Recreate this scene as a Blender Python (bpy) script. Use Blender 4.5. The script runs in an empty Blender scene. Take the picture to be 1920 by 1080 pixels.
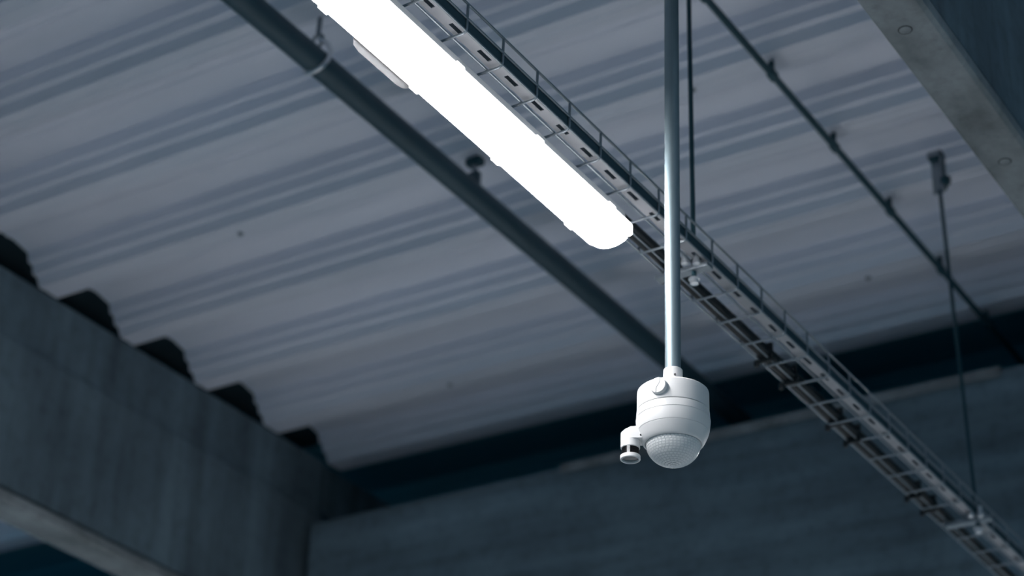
import bpy, bmesh, math, random
from mathutils import Vector, Matrix
random.seed(7)
PI = math.pi
S = bpy.context.scene
COL = S.collection

# ------------------------------------------------------------------ camera
CZ = 1.7                      # eye height above the floor
cd = bpy.data.cameras.new('camera'); cam = bpy.data.objects.new('camera', cd); COL.objects.link(cam)
cd.sensor_width = 36.0; cd.sensor_fit = 'HORIZONTAL'; cd.lens = 36.0 * 3763.4 / 1920.0
cd.clip_start = 0.05; cd.clip_end = 100
R = Matrix(((0.84469662, 0.23496780, 0.48091345),
            (0.53406405, -0.42965762, -0.72812768),
            (0.03554156, 0.87188558, -0.48841819)))       # columns: camera axes in the world
M = R.to_4x4(); M.translation = Vector((0, 0, CZ)); cam.matrix_world = M
cd.dof.use_dof = True; cd.dof.focus_distance = 3.02; cd.dof.aperture_fstop = 3.4
S.camera = cam

# ------------------------------------------------------------------ world, exposure
wd = bpy.data.worlds.new('world'); S.world = wd; wd.use_nodes = True
bg = wd.node_tree.nodes['Background']; bg.inputs[0].default_value = (0.010, 0.068, 0.105, 1); bg.inputs[1].default_value = 1.0
vs = S.view_settings; vs.view_transform = 'Standard'; vs.look = 'None'; vs.gamma = 1.0; vs.use_curve_mapping = False
vs.exposure = 0.25
LENS_POWER = 70.0             # the lamp's opal lens
FLANGE_GLOW = 5.0           # glow put into its flange and clips, which the lens lights

# ------------------------------------------------------------------ materials
def mat(name, col, rough=.6, metal=0.0, var=0.0, scale=8.0, stretch=(1, 1, 1), bump=0.0, bscale=60.0, emit=None, spec=.5, trans=0.0):
    m = bpy.data.materials.new(name); m.use_nodes = True
    nt = m.node_tree; p = nt.nodes['Principled BSDF']
    p.inputs['Base Color'].default_value = (*col, 1); p.inputs['Roughness'].default_value = rough
    p.inputs['Metallic'].default_value = metal; p.inputs['Specular IOR Level'].default_value = spec
    if trans: p.inputs['Transmission Weight'].default_value = trans
    if var or bump:
        tc = nt.nodes.new('ShaderNodeTexCoord'); mp = nt.nodes.new('ShaderNodeMapping')
        nt.links.new(tc.outputs['Object'], mp.inputs[0]); mp.inputs['Scale'].default_value = stretch
    if var:
        n = nt.nodes.new('ShaderNodeTexNoise'); n.inputs['Scale'].default_value = scale; n.inputs['Detail'].default_value = 7; n.inputs['Roughness'].default_value = .62
        nt.links.new(mp.outputs[0], n.inputs[0])
        r = nt.nodes.new('ShaderNodeValToRGB'); r.color_ramp.elements[0].position = .3; r.color_ramp.elements[1].position = .72
        r.color_ramp.elements[0].color = (*[c * (1 - var) for c in col], 1); r.color_ramp.elements[1].color = (*[min(1, c * (1 + var)) for c in col], 1)
        nt.links.new(n.outputs[0], r.inputs[0]); nt.links.new(r.outputs[0], p.inputs['Base Color'])
    if bump:
        b = nt.nodes.new('ShaderNodeTexNoise'); b.inputs['Scale'].default_value = bscale; b.inputs['Detail'].default_value = 4
        nt.links.new(mp.outputs[0], b.inputs[0])
        bn = nt.nodes.new('ShaderNodeBump'); bn.inputs['Strength'].default_value = bump; bn.inputs['Distance'].default_value = .01
        nt.links.new(b.outputs[0], bn.inputs['Height']); nt.links.new(bn.outputs[0], p.inputs['Normal'])
    if emit:
        p.inputs['Emission Color'].default_value = (*emit[0], 1); p.inputs['Emission Strength'].default_value = emit[1]
    return m

def concrete(name, col, streak=(1, 1, 1), sscale=5.0):
    """board-marked concrete: cloudy grey, streaks along the formwork, small dark blotches"""
    m = bpy.data.materials.new(name); m.use_nodes = True
    nt = m.node_tree; p = nt.nodes['Principled BSDF']; p.inputs['Roughness'].default_value = .85; p.inputs['Specular IOR Level'].default_value = .25
    tc = nt.nodes.new('ShaderNodeTexCoord')
    def noise(scale, st, det=6, rough=.6):
        mp = nt.nodes.new('ShaderNodeMapping'); mp.inputs['Scale'].default_value = st; nt.links.new(tc.outputs['Object'], mp.inputs[0])
        n = nt.nodes.new('ShaderNodeTexNoise'); n.inputs['Scale'].default_value = scale; n.inputs['Detail'].default_value = det; n.inputs['Roughness'].default_value = rough
        nt.links.new(mp.outputs[0], n.inputs[0]); return n.outputs[0]
    def ramp(src, a, b, ca, cb):
        r = nt.nodes.new('ShaderNodeValToRGB'); r.color_ramp.elements[0].position = a; r.color_ramp.elements[1].position = b
        r.color_ramp.elements[0].color = (ca, ca, ca, 1); r.color_ramp.elements[1].color = (cb, cb, cb, 1)
        nt.links.new(src, r.inputs[0]); return r.outputs[0]
    def mul(a, b):
        x = nt.nodes.new('ShaderNodeMix'); x.data_type = 'RGBA'; x.blend_type = 'MULTIPLY'; x.inputs[0].default_value = 1
        nt.links.new(a, x.inputs[6]); nt.links.new(b, x.inputs[7]); return x.outputs[2]
    base = nt.nodes.new('ShaderNodeRGB'); base.outputs[0].default_value = (*col, 1)
    c = mul(base.outputs[0], ramp(noise(3.0, (1, 1, 1)), .3, .7, .78, 1.12))
    c = mul(c, ramp(noise(sscale, streak), .35, .68, .66, 1.22))
    c = mul(c, ramp(noise(24, (1, 1, 1), 5, .7), .32, .5, .82, 1.0))
    nt.links.new(c, p.inputs['Base Color'])
    bn = nt.nodes.new('ShaderNodeBump'); bn.inputs['Strength'].default_value = .35; bn.inputs['Distance'].default_value = .008
    nt.links.new(noise(40, (1, 1, 1)), bn.inputs['Height']); nt.links.new(bn.outputs[0], p.inputs['Normal'])
    return m

MAT = {
 'deck': mat('galvanised_deck', (.76, .785, .88), .5, .15, .08, 3.0, (.25, 1, 1)),
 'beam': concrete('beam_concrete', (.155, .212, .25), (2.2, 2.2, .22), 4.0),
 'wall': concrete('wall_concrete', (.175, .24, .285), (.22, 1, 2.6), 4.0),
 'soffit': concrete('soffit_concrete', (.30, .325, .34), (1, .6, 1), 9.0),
 'floor': mat('floor_concrete', (.78, .78, .78), .5, 0, .08, 1.2, (1, 1, 1), .1, 20),
 'galv': mat('galvanised_wire', (.30, .34, .38), .38, .6, .08, 30),
 'chan': mat('galvanised_channel', (.36, .37, .40), .5, .2, .08, 20),
 'black': mat('black_sheath', (.012, .016, .02), .55),
 'darksteel': mat('dark_painted_steel', (.018, .072, .096), .6, 0, .15, 6),
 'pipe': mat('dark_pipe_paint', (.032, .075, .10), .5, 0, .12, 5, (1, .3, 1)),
 'gap': mat('dark_gap_tone', (.07, .25, .33), .8, 0, .2, 4, (.2, 1, 1)),
 'void': mat('dark_void_tone', (.008, .026, .036), .9),
 'saddle': mat('grey_saddle_plastic', (.16, .163, .17), .5),
 'white': mat('white_plastic', (.80, .80, .81), .42, 0, .015, 20),
 'bracketwhite': mat('light_grey_plastic', (.72, .73, .76), .4),
 'pole': mat('white_pole_paint', (.27, .35, .39), .50, .8, .05, 40, (1, 1, .3)),
 'seam': mat('dark_seam', (.03, .03, .035), .7),
 'pirlens': mat('milky_lens_plastic', (.86, .87, .88), .25, 0, .03, 60),
 'groove': mat('lens_groove', (.70, .72, .74), .5),
 'blackgloss': mat('black_thread', (.006, .006, .008), .35),
 'glass': mat('lens_glass', (.10, .11, .12), .06, 0, 0, spec=.8),
 'zinc': mat('bright_zinc', (.80, .82, .86), .28, .7),
 'lens': mat('opal_lens', (.9, .9, .9), .4, emit=((1.0, .985, .98), LENS_POWER)),
 'housing': mat('flange_glow_plastic', (.85, .86, .88), .4, emit=((1.0, .985, .98), FLANGE_GLOW)),
}

# ------------------------------------------------------------------ helpers
def W(x, y, z): return Vector((x, y, z + CZ))            # measured from the eye height

def link(name, me, m, parent=None, loc=None, rot=None):
    o = bpy.data.objects.new(name, me); COL.objects.link(o)
    if m is not None and not me.materials: me.materials.append(MAT[m])
    if parent: o.parent = parent
    if loc is not None: o.location = loc
    if rot is not None: o.rotation_euler = rot
    return o

def mesh(bm, smooth=None):
    bmesh.ops.recalc_face_normals(bm, faces=bm.faces)
    me = bpy.data.meshes.new('m'); bm.to_mesh(me); bm.free()
    if smooth is not None:
        for p in me.polygons: p.use_smooth = True
        me.set_sharp_from_angle(angle=math.radians(smooth))
    return me

def obj(name, bm, m, parent=None, smooth=None, loc=None, rot=None):
    return link(name, mesh(bm, smooth), m, parent, loc, rot)

def tag(o, label=None, cat=None, group=None, kind=None):
    if label: o['label'] = label
    if cat: o['category'] = cat
    if group: o['group'] = group
    if kind: o['kind'] = kind
    return o

def empty(name, loc, rotz=0):
    o = bpy.data.objects.new(name, None); COL.objects.link(o); o.location = loc; o.rotation_euler = (0, 0, rotz); o.empty_display_size = .05
    return o

def box(bm, a, b, bev=0.0):
    r = bmesh.ops.create_cube(bm, size=1.0)
    c = [(a[i] + b[i]) / 2 for i in range(3)]; s = [abs(b[i] - a[i]) for i in range(3)]
    for v in r['verts']: v.co = Vector((c[0] + v.co.x * s[0], c[1] + v.co.y * s[1], c[2] + v.co.z * s[2]))
    if bev:
        es = list({e for v in r['verts'] for e in v.link_edges})
        bmesh.ops.bevel(bm, geom=es, offset=bev, segments=2, affect='EDGES', profile=.5)
    return bm

def tube(bm, pts, r, n=10, cap=True):
    pts = [Vector(p) for p in pts]; rings = []
    t0 = (pts[1] - pts[0]).normalized()
    up = Vector((0, 0, 1)) if abs(t0.z) < .9 else Vector((1, 0, 0))
    u = t0.cross(up).normalized()
    for i, p in enumerate(pts):
        t = (pts[min(i + 1, len(pts) - 1)] - pts[max(i - 1, 0)]).normalized()
        u = (u - t * u.dot(t)).normalized(); v = t.cross(u)
        rr = r[i] if isinstance(r, (list, tuple)) else r
        rings.append([bm.verts.new(p + (u * math.cos(2 * PI * k / n) + v * math.sin(2 * PI * k / n)) * rr) for k in range(n)])
    for a, b in zip(rings, rings[1:]):
        for k in range(n): bm.faces.new((a[k], a[(k + 1) % n], b[(k + 1) % n], b[k]))
    if cap: bm.faces.new(rings[0][::-1]); bm.faces.new(rings[-1])
    return bm

def lathe(bm, prof, n=48, cap=True):
    """prof: list of (radius, z) from the top to the bottom, about the local Z axis"""
    rings = []
    for r, z in prof:
        if r < 1e-6: rings.append([bm.verts.new((0, 0, z))])
        else: rings.append([bm.verts.new((r * math.cos(2 * PI * k / n), r * math.sin(2 * PI * k / n), z)) for k in range(n)])
    for a, b in zip(rings, rings[1:]):
        for k in range(n):
            k2 = (k + 1) % n
            if len(a) == 1 and len(b) == 1: continue
            if len(a) == 1: bm.faces.new((a[0], b[k2], b[k]))
            elif len(b) == 1: bm.faces.new((a[k], a[k2], b[0]))
            else: bm.faces.new((a[k], a[k2], b[k2], b[k]))
    if cap:
        if len(rings[0]) > 1: bm.faces.new(rings[0])
        if len(rings[-1]) > 1: bm.faces.new(rings[-1][::-1])
    return bm

def extrude_profile(bm, prof, y0, y1, closed=True):
    """prof in the XZ plane, extruded along Y"""
    a = [bm.verts.new((x, y0, z)) for x, z in prof]; b = [bm.verts.new((x, y1, z)) for x, z in prof]
    n = len(prof)
    for i in range(n if closed else n - 1):
        j = (i + 1) % n; bm.faces.new((a[i], a[j], b[j], b[i]))
    if closed: bm.faces.new(a[::-1]); bm.faces.new(b)
    return bm

# ------------------------------------------------------------------ setting
HC = 2.80                     # underside of the deck ribs above the eye
PER = 0.349; YB = 3.574       # rib pitch, far edge of one rib's bottom flange
XL, XLB = -3.96, -4.075       # left beam, its two faces
XR, XRL = -0.945, -1.040      # right beam
ZB = 2.13                     # underside of the beams
YW, ZW = 4.785, 2.525         # end beam, its top

bm = bmesh.new(); box(bm, (-7.2, -3.5, -.15), (2.6, 11.5, 0))
tag(obj('floor', bm, 'floor'), 'grey concrete hall floor below the frame', 'floor', kind='structure')

# the trapezoidal deck: each sheet three ribs wide, running across from beam to beam
PROF = [(0, 0), (.003, .004), (.108, .092), (.114, .095), (.132, .095), (.138, .091), (.144, .095), (.165, .095), (.223, .083),
        (.231, .055), (.248, .053), (.256, .028), (.273, .026), (.287, .001), (.290, 0), (.312, 0), (.318, .003), (.324, 0), (.349, 0)]
def sheet_mesh(x0, x1, ribs, last=None):
    bm = bmesh.new(); pts = []
    for k in range(ribs):
        pts += [(k * PER + a, z) for a, z in PROF[:-1]]
    pts.append((ribs * PER, 0)); pts.append((ribs * PER + .014, .0))
    if last: pts = pts[:last]
    lo = [[bm.verts.new((x, y, z)) for y, z in pts] for x in (x0, x1)]
    hi = [[bm.verts.new((x, y, z + .0014)) for y, z in pts] for x in (x0, x1)]
    n = len(pts)
    for i in range(n - 1):
        bm.faces.new((lo[0][i], lo[0][i + 1], lo[1][i + 1], lo[1][i])); bm.faces.new((hi[0][i], hi[1][i], hi[1][i + 1], hi[0][i + 1]))
        for s in (0, 1): bm.faces.new((lo[s][i], hi[s][i], hi[s][i + 1], lo[s][i + 1]))
    for i in (0, n - 1): bm.faces.new((lo[0][i], lo[1][i], hi[1][i], hi[0][i]))
    return mesh(bm)
ceil = empty('ceiling', W(0, 0, HC)); tag(ceil, 'grey trapezoidal metal roof deck with ribs between the concrete beams', 'ceiling', kind='structure')
mid3 = sheet_mesh(XL - .006, XRL + .03, 3); mid1 = sheet_mesh(XL - .006, XRL + .03, 1)
left3 = sheet_mesh(-7.2, XLB - .08, 3); left1 = sheet_mesh(-7.2, XLB - .08, 1)
right3 = sheet_mesh(XR - .03, 2.6, 3)
for k in range(-5, 1):
    y = YB + 3 * PER * k
    for me in (mid3, left3, right3): link('deck_sheet', me, 'deck', ceil, (0, y, .0016 * (k % 2)))
link('deck_sheet', mid1, 'deck', ceil, (0, YB + 3 * PER, .0016)); link('deck_sheet', left1, 'deck', ceil, (0, YB + 3 * PER, .0016))
bm = bmesh.new(); lathe(bm, [(.009, 0), (.009, -.0015), (.0055, -.002), (.0055, -.006), (.0035, -.0075)], 10)
scr = mesh(bm, 30)
for x, k in ((-3.25, 0), (-3.258, 3), (-1.85, 0), (-1.85, 3), (-1.85, -3), (-3.25, -3)):
    link('deck_screw', scr, 'galv', ceil, (x, YB - .018 + k * PER, 0))

# beams
def beam(name, xa, xb, y0, y1, label, plugs):
    """xa left face, xb right face: a thin precast rib with a bottom lip, a drip groove above the lip and a cast joint"""
    e = empty(name, W((xa + xb) / 2, y0, ZB)); h = (xb - xa) / 2; L = y1 - y0
    tag(e, label, 'beam', kind='structure')
    bm = bmesh.new()
    prof = [(-h, .030), (-h, .475), (-h + .012, .475), (-h + .012, HC - ZB), (h - .012, HC - ZB), (h - .012, .475), (h - .004, .468), (h - .004, .044), (h - .022, .040), (h - .022, .030)]
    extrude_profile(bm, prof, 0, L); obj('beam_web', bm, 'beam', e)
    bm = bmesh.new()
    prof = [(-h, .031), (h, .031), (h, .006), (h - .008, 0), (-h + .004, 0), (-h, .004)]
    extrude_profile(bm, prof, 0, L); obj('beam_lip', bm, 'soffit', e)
    for x, y in plugs:
        bm = bmesh.new(); lathe(bm, [(.0128, .001), (.0128, -.0004), (.0108, -.0004), (.0108, .001)], 28, False)
        obj('plug_joint', bm, 'seam', e, 30, (x - (xa + xb) / 2, y - y0, 0))
        bm = bmesh.new(); lathe(bm, [(.0108, .001), (.0108, -.0010), (.0100, -.0016), (0, -.0016)], 28)
        obj('plug', bm, 'soffit', e, 30, (x - (xa + xb) / 2, y - y0, 0))
    return e
beam('concrete_beam', XLB, XL, -3.5, 4.90, 'weathered concrete beam carrying the deck on the left side', [])
beam('concrete_beam', XRL, XR, -3.5, 5.6, 'concrete beam with two round plugs in its underside at top right', [(-1.0, 2.726), (-.998, 3.211)])
bm = bmesh.new(); box(bm, (XLB - .02, 4.93, ZB + .5), (XL - .025, 5.6, HC)); 
for v in bm.verts: v.co.z += CZ
tag(obj('concrete_beam', bm, 'beam'), 'short dark beam stub behind the left beam end above the end beam', 'beam', kind='structure')

# end beam: pieces between the beams
def wall(name, x0, x1, zt, label):
    bm = bmesh.new(); box(bm, (x0, YW, 1.885), (x1, YW + .16, zt), .006)
    return tag(obj(name, bm, 'wall', loc=(0, 0, CZ)), label, 'beam', kind='structure')
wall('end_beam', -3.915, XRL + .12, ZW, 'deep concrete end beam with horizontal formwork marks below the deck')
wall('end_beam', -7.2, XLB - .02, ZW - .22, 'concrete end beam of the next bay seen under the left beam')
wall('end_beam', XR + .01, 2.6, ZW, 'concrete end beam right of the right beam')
bm = bmesh.new(); box(bm, (XLB + .01, YW + .15, 1.885), (-3.90, YW + .22, ZB + .35)); 
tag(obj('column_joint', bm, 'gap', loc=(0, 0, CZ)), 'dark open joint between left beam and end beam', 'joint', kind='structure')
bm = bmesh.new(); prof = [(YW - .012, ZW - .026), (YW - .012, ZW + .004), (YW + .05, ZW + .004), (YW + .05, ZW + .001), (YW - .009, ZW + .001), (YW - .009, ZW - .026)]
a = [bm.verts.new((-2.95, y, z)) for y, z in prof]; b = [bm.verts.new((-1.555, y, z)) for y, z in prof]
for i in range(6): bm.faces.new((a[i], a[(i + 1) % 6], b[(i + 1) % 6], b[i]))
bm.faces.new(a); bm.faces.new(b[::-1])
tag(obj('trim_1', bm, 'soffit', loc=(0, 0, CZ)), 'slightly paler edge strip along the top of the end beam', 'trim', kind='structure')

# made-up dark ribbed sheet, standing in for the darkness above the end beam
bm = bmesh.new(); yy = 5.36
prof = [(yy, ZW - .05), (yy, 2.62), (yy + .02, 2.64), (yy + .02, 2.70), (yy, 2.72), (yy, 2.80), (yy + .02, 2.82), (yy + .02, 2.88), (yy, 2.90), (yy, 3.0), (yy + .05, 3.0), (yy + .05, ZW - .05)]
a = [bm.verts.new((-7.2, y, z)) for y, z in prof]; b = [bm.verts.new((2.6, y, z)) for y, z in prof]
for i in range(len(prof)): j = (i + 1) % len(prof); bm.faces.new((a[i], a[j], b[j], b[i]))
bm.faces.new(a); bm.faces.new(b[::-1])
tag(obj('gap_dark_sheet', bm, 'gap', loc=(0, 0, CZ)), 'added dark ribbed sheet standing in for the dark gap above the end beam', 'trim', kind='structure')
bm = bmesh.new(); box(bm, (-7.2, YW + .161, ZW - .06), (2.6, 5.36, ZW - .04))  # plate added to stop light from beyond, so the gap stays dark
tag(obj('gap_light_block', bm, 'gap', loc=(0, 0, CZ)), 'added dark plate behind the end beam that blocks light from beyond', 'trim', kind='structure')
bm = bmesh.new(); box(bm, (-7.2, YB + 4 * PER + .02, HC + .1), (2.6, 5.41, HC + .13))
tag(obj('trim_3', bm, 'gap', loc=(0, 0, CZ)), 'dark strip closing the roof behind the last deck rib', 'trim', kind='structure')

bm = bmesh.new(); box(bm, (-7.2, -3.5, HC + .14), (2.6, 11.5, HC + .2))  # slab put in, coloured dark, so the voids between ribs stay dark
tag(obj('roof', bm, 'void', loc=(0, 0, CZ)), 'added dark roof slab above the metal deck that keeps the rib voids dark', 'roof', kind='structure')

# ------------------------------------------------------------------ lamp
LX, LZ = -1.4785, 1.755
def batten(L0, L1, label, detail, LX=LX):
    lamp = empty('batten_light', W(LX, L1, LZ)); tag(lamp, label, 'light', 'batten lights under the wire cable tray')
    ll = L0 - L1
    # opal lens with rounded ends
    bm = bmesh.new(); N = 18
    def lens_prof(s):
        out = []
        for i in range(N + 1):
            a = PI * i / N
            out.append((.0325 * math.cos(a) * s[0], -.0105 - .0205 * math.sin(a) * s[1]))
        return out
    rows = []
    ends = ((-.040, (1, 1)), (-.030, (1, .985)), (-.020, (.99, .95)), (-.012, (.97, .88)), (-.006, (.93, .76)), (-.002, (.87, .58)))
    for y, s in [(ll - y, s) for y, s in reversed(ends)] + list(ends):
        rows.append([bm.verts.new((x, y, z)) for x, z in lens_prof(s)])
    for a, b in zip(rows, rows[1:]):
        for i in range(N): bm.faces.new((a[i], a[i + 1], b[i + 1], b[i]))
        bm.faces.new((a[N], a[0], b[0], b[N]))
    bm.faces.new(rows[0]); bm.faces.new(rows[-1][::-1])
    obj('diffuser', bm, 'lens', lamp, 50)
    # flange of the housing, rounded corners at the ends
    bm = bmesh.new()
    half = [(.0415, -.010), (.039, -.003), (.033, 0), (-.033, 0), (-.039, -.003), (-.0415, -.010)]
    out = half + [(-x, ll - y) for x, y in half]; n = len(out)
    a = [bm.verts.new((x, y, -.010)) for x, y in out]; b = [bm.verts.new((x, y, .006)) for x, y in out]
    for i in range(n): bm.faces.new((a[i], a[(i + 1) % n], b[(i + 1) % n], b[i]))
    bm.faces.new(a); bm.faces.new(b[::-1]); obj('housing_flange', bm, 'housing', lamp)
    bm = bmesh.new(); extrude_profile(bm, [(-.034, .006), (.034, .006), (.028, .034), (-.028, .034)], ll + .012, -.012); obj('housing', bm, 'bracketwhite', lamp)
    bm = bmesh.new(); box(bm, (-.0022, -.0105, -.012), (.0022, .0105, .008), .001); clipm = mesh(bm)
    for k in range(6):
        for s in (-1, 1): link('clip', clipm, 'housing', lamp, (s * .0418, -.0785 - .2285 * k, 0))
    if detail:
        # rounded mounting saddle over the housing
        pl = [(-.063, -.650), (-.059, -.668), (-.050, -.680), (-.0417, -.684), (-.0417, -.535), (-.050, -.535), (-.060, -.540), (-.063, -.552)]
        bm = bmesh.new()
        a = [bm.verts.new((x, y, -.004)) for x, y in pl]; b = [bm.verts.new((x, y, .003)) for x, y in pl]
        for i in range(8): bm.faces.new((a[i], a[(i + 1) % 8], b[(i + 1) % 8], b[i]))
        bm.faces.new(a); bm.faces.new(b[::-1]); obj('mounting_saddle', bm, 'saddle', lamp)
    for y in (-.42, -.30):      # hooks that hang it from the tray
        bm = bmesh.new(); box(bm, (-.012, y - .006, .032), (.012, y + .006, .052), .002); obj('hanger_hook', bm, 'darksteel', lamp)
batten(1.12, 2.545, 'long glowing white batten light fixed under the wire cable tray', True)
batten(5.25, 6.675, 'added unseen batten light next along the tray, in the bay beyond the end beam', False)  # unseen row of lamps, added for ceiling brightness and rib shading
batten(6.95, 8.375, 'added unseen batten light third along the tray, beyond the end beam', False)
batten(8.65, 10.075, 'added unseen batten light farthest along the tray, beyond the end beam', False)
batten(-.60, .825, 'added unseen batten light in the right neighbouring bay, behind the viewer', False, LX + 2.97)  # unseen fill lamp, added to brighten the sensor's right side
for bx, side in ((LX - 2.97, 'left'),):  # more unseen lamps, added to brighten the deck from beyond
    for b0, w_ in ((5.25, 'nearer'), (6.95, 'farther')):
        batten(b0, b0 + 1.425, 'added unseen batten light in the %s neighbouring bay beyond the end beam, %s one' % (side, w_), False, bx)

# ------------------------------------------------------------------ wire cable tray
TR, TLX, TZ, TH = -1.4205, -1.5155, 1.809, .053     # right side, left side, bottom, height
tray = empty('cable_tray', W((TR + TLX) / 2, 0, TZ)); hw = (TR - TLX) / 2
tag(tray, 'galvanised wire mesh cable tray running diagonally behind the lamp', 'cable tray')
WR = .0022
def long_wire(x, z, nm, r=WR):
    bm = bmesh.new(); tube(bm, [(x, .2, z), (x, 10.4, z)], r, 8); obj(nm, bm, 'galv', tray, 40)
long_wire(hw, TH, 'top_wire'); long_wire(hw, .026, 'side_wire'); long_wire(-hw, TH, 'top_wire'); long_wire(-hw, .026, 'side_wire')
for x in (hw - .0015, .018, -.0255, -hw + .0015): long_wire(x, .0038, 'base_wire', .002)
bm = bmesh.new(); pts = [(hw, 0, TH)]
for i in range(6): a = PI / 2 * i / 5; pts.append((hw - .008 + .008 * math.cos(a), 0, .008 - .008 * math.sin(a)))
for i in range(6): a = PI / 2 * i / 5; pts.append((-hw + .008 - .008 * math.sin(a), 0, .008 - .008 * math.cos(a)))
pts.append((-hw, 0, TH)); tube(bm, pts, WR, 8); rung = mesh(bm, 40)
y = 2.901 - .1003 * 26
while y < 7.0:
    link('rung', rung, 'galv', tray, (0, y, 0)); y += .1003

# slotted channel lying on the rungs at the right side
def slotted(name, x0, x1, z, y0, y1, pitch, slot, label):
    e = empty(name, W((x0 + x1) / 2, y0, z)); tag(e, label, 'channel')
    w = (x1 - x0) / 2; sw = .0036; bm = bmesh.new(); y = 0; L = y1 - y0; k = 0
    def quad(xa, xb, ya, yb):
        box(bm, (xa, ya, 0), (xb, yb, .0018))
    while y < L - 1e-6:
        g = pitch - slot; y2 = min(y + pitch, L)
        quad(-w, w, y, min(y + g, L))
        if y + g < L:
            quad(-w, -sw, y + g, y2); quad(sw, w, y + g, y2)
        y = y2
    obj('slotted_base', bm, 'chan', e)
    for s in (-1, 1):
        bm = bmesh.new(); box(bm, (s * w - (.0018 if s > 0 else 0), 0, .0019), (s * w + (.0018 if s < 0 else 0), L, .024)); obj('channel_side', bm, 'pipe' if s > 0 else 'chan', e)  # right side takes the dark pipe colour, its shade painted in
    return e
slotted('slotted_channel', -1.4465, -1.4225, TZ + .0062, 3.155 + .016 - .0776 * 36, 10.4, .0776, .032, 'pale slotted metal channel lying along the right side of the wire tray')

# black cables along the left side, tied to the tray
for i, (x, z, r, lab) in enumerate(((-1.5075, .0140, .0073, 'black cable outermost along the left side of the wire tray'),
                                    (-1.4925, .0140, .0073, 'black cable second from the left side of the wire tray'),
                                    (-1.5005, .0275, .0070, 'black cable lying on top of the two other cables in the wire tray'))):
    bm = bmesh.new(); pts = []; yy = .4
    while yy < 10.4:
        pts.append((x + .0012 * math.sin(yy * 3.1 + i * 2), yy, TZ + z + CZ + .0008 * math.sin(yy * 5 + i))); yy += .09
    tube(bm, pts, r, 10); c = obj('power_cable', bm, 'black', None, 60); tag(c, lab, 'cable', 'black cables in the wire tray')
    if i == 0:
        for y in (2.80, 3.18, 3.29, 3.51, 3.60, 3.93, 4.02):
            bm = bmesh.new(); box(bm, (-1.5185, y - .003, TZ + CZ - .004), (-1.4845, y + .003, TZ + CZ + .036), .001)
            box(bm, (-1.524, y - .004, TZ + CZ - .010), (-1.515, y + .004, TZ + CZ + .004), .001)
            obj('cable_tie', bm, 'black', c)

# threaded rods that carry the tray, with their brackets
def hanger(y, xb, xt, yt, label, top_strap):
    e = empty('hanger_rod', W(xb, y, TZ)); tag(e, label, 'rod', 'threaded rods holding the cable tray')
    zt = HC - TZ
    bm = bmesh.new(); tube(bm, [(0, 0, -.035), (xt - xb, yt - y, zt - (.105 if top_strap else 0))], .0045, 10); obj('rod', bm, 'darksteel', e, 40)
    bm = bmesh.new(); box(bm, (-.075, -.011, -.012), (.033, .011, -.0035), .0015); obj('cross_bar', bm, 'galv', e)
    for x, dy in ((-.006, -.012), (.012, -.002)):
        bm = bmesh.new(); lathe(bm, [(.0052, .016), (.0052, -.004), (.0072, -.004), (.0072, -.010), (.0035, -.012)], 12); obj('bolt', bm, 'zinc', e, 35, (x, dy - .012, .004))
    bm = bmesh.new(); lathe(bm, [(.0105, -.026), (.0105, -.0285), (.008, -.029), (.008, -.037), (.005, -.038)], 20); obj('washer_nut', bm, 'zinc', e, 35)
    if top_strap:
        bm = bmesh.new(); dx, dy = xt - xb, yt - y
        box(bm, (dx - .017, dy - .002, zt - .115), (dx + .012, dy + .002, zt), .001)
        box(bm, (dx + .012, dy - .02, zt - .110), (dx + .017, dy + .004, zt), .001)
        box(bm, (dx - .02, dy - .02, zt - .016), (dx + .017, dy + .01, zt), .001)
        obj('strap_bracket', bm, 'galv', e)
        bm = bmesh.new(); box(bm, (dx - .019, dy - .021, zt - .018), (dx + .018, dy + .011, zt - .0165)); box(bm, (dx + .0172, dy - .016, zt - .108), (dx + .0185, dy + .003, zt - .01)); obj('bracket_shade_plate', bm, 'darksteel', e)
        bm = bmesh.new(); lathe(bm, [(.0, .008), (.010, .008), (.013, .004), (.013, -.010), (.010, -.014), (.0, -.014)], 14); obj('lock_nut', bm, 'darksteel', e, 40, (dx + .021, dy - .012, zt - .088))
    return e
hanger(2.786, -1.450, -1.4585, 2.785, 'dark threaded rod holding the cable tray just behind the white pole', False)
hanger(4.107, -1.4215, -1.448, 4.108, 'dark hanging rod with a strap bracket at right, far from the lamp', True)

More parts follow.
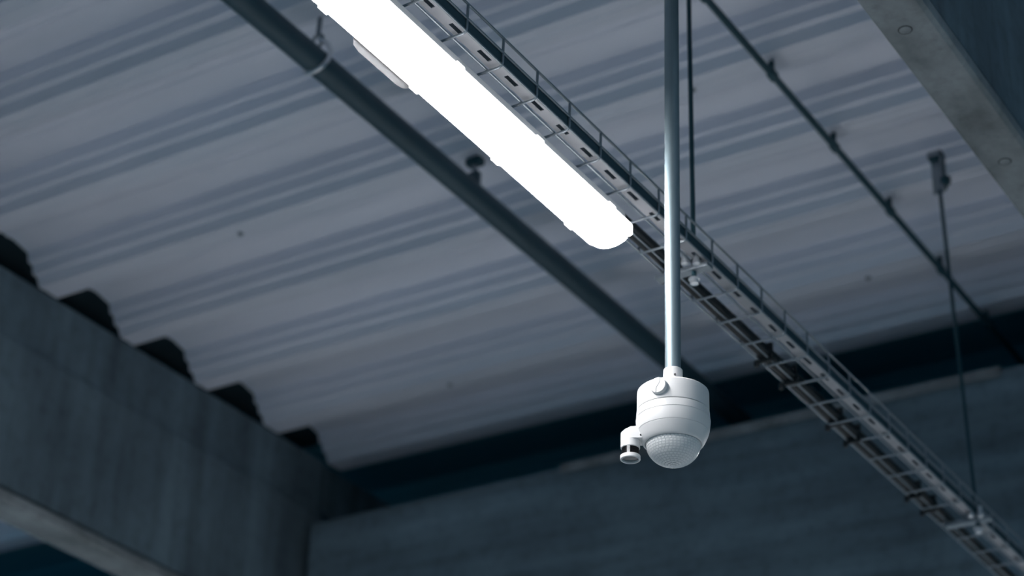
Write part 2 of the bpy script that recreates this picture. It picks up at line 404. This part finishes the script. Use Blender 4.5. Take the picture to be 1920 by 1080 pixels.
# ------------------------------------------------------------------ dark pipe under the deck, with hangers
PX, PZ, PR = -2.478, 2.692, .0315
bm = bmesh.new(); tube(bm, [(0, 0, 0), (0, 5.35 - .3, 0)], PR, 28)
pipe = obj('ceiling_pipe', bm, 'pipe', None, 40, W(PX, .3, PZ)); tag(pipe, 'thick dark blue-grey pipe running under the deck left of the lamp', 'pipe')
def pipe_hanger(y, label, loop):
    e = empty('pipe_hanger', W(PX, y, PZ)); tag(e, label, 'hanger', 'hangers of the thick dark pipe'); zt = HC - PZ
    if loop:
        bm = bmesh.new(); pts = [(-(PR + .002) * math.cos(a), -.012 * math.sin(a), -(PR + .002) * math.sin(a)) for a in [PI * .15 + PI * .85 * i / 14 for i in range(15)]]
        pts += [(PR + .004, .004, .02), (PR - .004, .0, .042), (.012, 0, .058), (0, 0, .066)]
        tube(bm, pts, .0058, 8); obj('strap_loop', bm, 'zinc', e, 60)
        bm = bmesh.new(); pts = [(.016 * math.cos(2 * PI * i / 16) - .004, 0, .062 + .018 * math.sin(2 * PI * i / 16)) for i in range(17)]
        tube(bm, pts, .004, 8); obj('ring', bm, 'galv', e, 60)
        bm = bmesh.new(); tube(bm, [(-.004, 0, .076), (-.004, 0, zt + .094)], .006, 8); obj('stem', bm, 'galv', e, 60)
    else:
        bm = bmesh.new(); box(bm, (-.013, -.010, PR - .002), (.016, .010, .066), .003); obj('clamp_block', bm, 'pipe', e)
        bm = bmesh.new(); tube(bm, [(0, 0, .064), (0, 0, zt - .018)], .007, 10); obj('stem', bm, 'galv', e, 60)
        bm = bmesh.new(); box(bm, (-.022, -.014, zt - .02), (.022, .014, zt), .003); obj('deck_plate', bm, 'darksteel', e)
pipe_hanger(2.90, 'strap loop hanger around the dark pipe near the top of the lamp', True)
pipe_hanger(3.556, 'small clamp hanger above the dark pipe beside the middle of the lamp', False)

# thin conduit clipped to the ribs, right part of the deck
CX_, CZ2 = -1.6325, 2.760
cond = empty('conduit', W(CX_, 1.0, CZ2)); tag(cond, 'thin dark conduit clipped to the deck ribs right of the pole', 'conduit')
bm = bmesh.new(); tube(bm, [(0, 0, 0), (0, 4.34, 0)], .0085, 12); obj('tube', bm, 'darksteel', cond, 40)
bm = bmesh.new(); box(bm, (-.0098, -.016, -.0100), (.0098, .016, .0100), .003); box(bm, (-.008, -.006, .009), (.004, .006, HC - CZ2), .002); ccl = mesh(bm)
k = -6
while k <= 4:
    link('conduit_clip', ccl, 'darksteel', cond, (0, YB - .03 + k * PER - 1.0, 0)); k += 1

# ------------------------------------------------------------------ presence sensor on its pole
SX, SY, SZ = -1.2711, 2.3707, 1.3335
ROT = math.atan2(.471, .882)
pole = empty('sensor_pole', W(SX, SY, SZ), ROT); tag(pole, 'white round pole hanging from the deck down to the motion sensor', 'pole')
ptop = HC + .0945 - SZ
bm = bmesh.new(); lathe(bm, [(.0119, ptop - .004), (.0119, .0365)], 40); obj('pole_tube', bm, 'pole', pole, 30)
bm = bmesh.new(); lathe(bm, [(.045, ptop), (.045, ptop - .006), (.02, ptop - .012), (.0122, ptop - .03)], 32); obj('ceiling_flange', bm, 'white', pole, 30)

sen = empty('motion_sensor', W(SX, SY, SZ), ROT); tag(sen, 'white dome motion sensor hanging on the end of the pole', 'sensor')
mm = .001
def L(name, prof, m, n=72, parent=None, sm=28, cap=True, loc=None):
    bm = bmesh.new(); lathe(bm, [(r * mm, z * mm) for r, z in prof], n, cap); return obj(name, bm, m, parent or sen, sm, loc)
col_ = L('collar', [(12.1, 36.2), (13.8, 36.0), (14.4, 35.2), (14.4, -1)], 'white')
bm = bmesh.new(); lathe(bm, [(.0, 0), (.0016, 0), (.0016, .002), (0, .002)], 12)
obj('set_screw', bm, 'seam', col_, None, (.003, -.0138, .0216), (PI / 2, 0, 0))
L('cap', [(48, 0), (51.2, -.5), (52.9, -2.0), (53.5, -4.5), (53.7, -33.6), (53.0, -34.2)], 'white')
L('seam', [(52.6, -33.4), (52.6, -36)], 'seam')
body = L('body', [(52.4, -35.0), (53.9, -35.3), (54.2, -37), (54.9, -47.2), (54.0, -47.9), (54.0, -48.6), (55.3, -49.3), (55.1, -52), (54.6, -58), (53.7, -64), (52.9, -67.3), (52.0, -67.7), (52.0, -68.3), (52.6, -68.8),
           (51.0, -73), (48.2, -79.5), (45.2, -85.0), (43.6, -86.9), (42.6, -87.4), (41.5, -87.0), (41.0, -85.5), (39, -85.5)], 'white')
# fresnel dome: rows of raised cells
bm = bmesh.new(); A, Cc, Z0 = 40.4 * mm, 34.0 * mm, -86.2 * mm
def dome(u, v, k=1.0):   # u around, v 0 rim .. 1 pole
    a = v * PI / 2
    return Vector((A * k * math.cos(a) * math.cos(u), A * k * math.cos(a) * math.sin(u), Z0 - Cc * k * math.sin(a)))
rowsN = 14
for i in range(rowsN):
    v0, v1 = i / rowsN, (i + 1) / rowsN
    n = max(5, int(46 * math.cos((v0 + v1) / 2 * PI / 2)))
    for k in range(n):
        u0, u1 = 2 * PI * (k + .5 * (i % 2)) / n, 2 * PI * (k + 1 + .5 * (i % 2)) / n
        du, dv = (u1 - u0) * .13, (v1 - v0) * .13
        oc = [dome(u0, v0, .984), dome(u1, v0, .984), dome(u1, v1, .984), dome(u0, v1, .984)]
        ic = [dome(u0 + du, v0 + dv, 1), dome(u1 - du, v0 + dv, 1), dome(u1 - du, v1 - dv, 1), dome(u0 + du, v1 - dv, 1)]
        um, vm = (u0 + u1) / 2, (v0 + v1) / 2
        ov = [bm.verts.new(p) for p in oc]; iv = [bm.verts.new(p) for p in ic]; cv = bm.verts.new(dome(um, vm, 1.004))
        for q in range(4):
            bm.faces.new((ov[q], ov[(q + 1) % 4], iv[(q + 1) % 4], iv[q])).material_index = 1
            bm.faces.new((iv[q], iv[(q + 1) % 4], cv))
me = mesh(bm); me.materials.append(MAT['pirlens']); me.materials.append(MAT['groove']); o = link('dome_lens', me, None, sen); o['label'] = 'milky faceted dome lens'
# screw plug on the cap, turned to the left of the viewer
th = math.radians(-22)
bm = bmesh.new(); lathe(bm, [(12.9 * mm, -4 * mm), (12.9 * mm, 5.2 * mm), (12.3 * mm, 5.9 * mm), (11.9 * mm, 6.0 * mm), (11.9 * mm, 6.6 * mm), (12.3 * mm, 7.0 * mm), (12.3 * mm, 8.6 * mm), (11.6 * mm, 9.3 * mm), (0, 9.5 * mm)], 48)
pm = Matrix.Rotation(th, 4, 'Z') @ Matrix.Translation((0, -.0505, -.0158)) @ Matrix.Rotation(PI / 2, 4, 'X')
plug = obj('screw_plug', bm, 'white', sen, 28); plug.matrix_local = pm
bm = bmesh.new(); pts = []
for i in range(13):
    t = i / 12 * 2 - 1; pts.append((.0016 * math.sin(t * PI) , t * .0112, .0094))
for s0, s1 in zip(pts, pts[1:]): pass
tube(bm, pts, .0009, 6); bmesh.ops.rotate(bm, verts=bm.verts, cent=(0, 0, 0), matrix=Matrix.Rotation(math.radians(-14), 3, 'Z')); obj('grip_ridge', bm, 'bracketwhite', plug, 60)

# adjustable light cell on the left of the body
AX = -.0628
arm = empty_parent = None
bm = bmesh.new()
# arm: rounded block from the body to the cell
pr = []
for i in range(13): a = PI / 2 + PI * i / 12; pr.append((AX + .0145 * math.cos(a), .0145 * math.sin(a)))
pr += [(-.045, -.0145), (-.045, .0145)]
zt = [(-.0668, .0), (-.0640, -.0012)]
lo = [bm.verts.new((x, y, -.0815)) for x, y in pr]; hi = [bm.verts.new((x, y, -.0662 + (.0055 * (x - AX + .0145) / .03))) for x, y in pr]
n = len(pr)
for i in range(n): bm.faces.new((lo[i], lo[(i + 1) % n], hi[(i + 1) % n], hi[i]))
bm.faces.new(lo[::-1]); bm.faces.new(hi)
bmesh.ops.bevel(bm, geom=[e for e in bm.edges if abs(e.verts[0].co.z - e.verts[1].co.z) < .004 and e.verts[0].co.z > -.075], offset=.003, segments=3, affect='EDGES')
cell_arm = obj('cell_arm', bm, 'white', sen, 35); cell_arm['label'] = 'white arm holding the small light cell'
bm = bmesh.new(); lathe(bm, [(0, 0), (.0014, 0), (.0014, .001), (0, .001)], 10); obj('arm_screw', bm, 'seam', cell_arm, None, (-.0475, -.0145, -.0775), (PI / 2, 0, 0))
cell = L('cell_barrel', [(14.3, -70), (14.4, -80), (14.3, -92.6), (13.4, -93.4), (12.2, -93.4)], 'white', 48, loc=(AX, 0, 0))
thr = [(12.0, -92.8)]
z = -93.0
while z > -105: thr += [(12.9, z - .35), (12.9, z - .95), (12.0, z - 1.3)]; z -= 1.75
L('thread', thr, 'blackgloss', 40, sm=20, loc=(AX, 0, 0))
bm = bmesh.new()
for i in range(8): box(bm, (-.0022, -.0136, -.0942 - .00145 * i), (.0022, -.0118, -.0934 - .00145 * i))
obj('rack_strip', bm, 'white', sen, None, (AX - .0015, 0, 0), (0, 0, -.08))
ring = L('cell_ring', [(11.5, -104.6), (14.4, -104.8), (15.0, -105.4), (15.0, -110.6), (14.4, -111.3), (12.6, -111.3), (12.2, -110.6), (12.0, -108.0), (11, -108)], 'white', 56, loc=(AX, 0, 0), cap=False)
L('cell_glass', [(12.3, -108.4), (10.5, -109.2), (7, -110.0), (3, -110.4), (0, -110.5)], 'glass', 48, loc=(AX, 0, 0), cap=False)
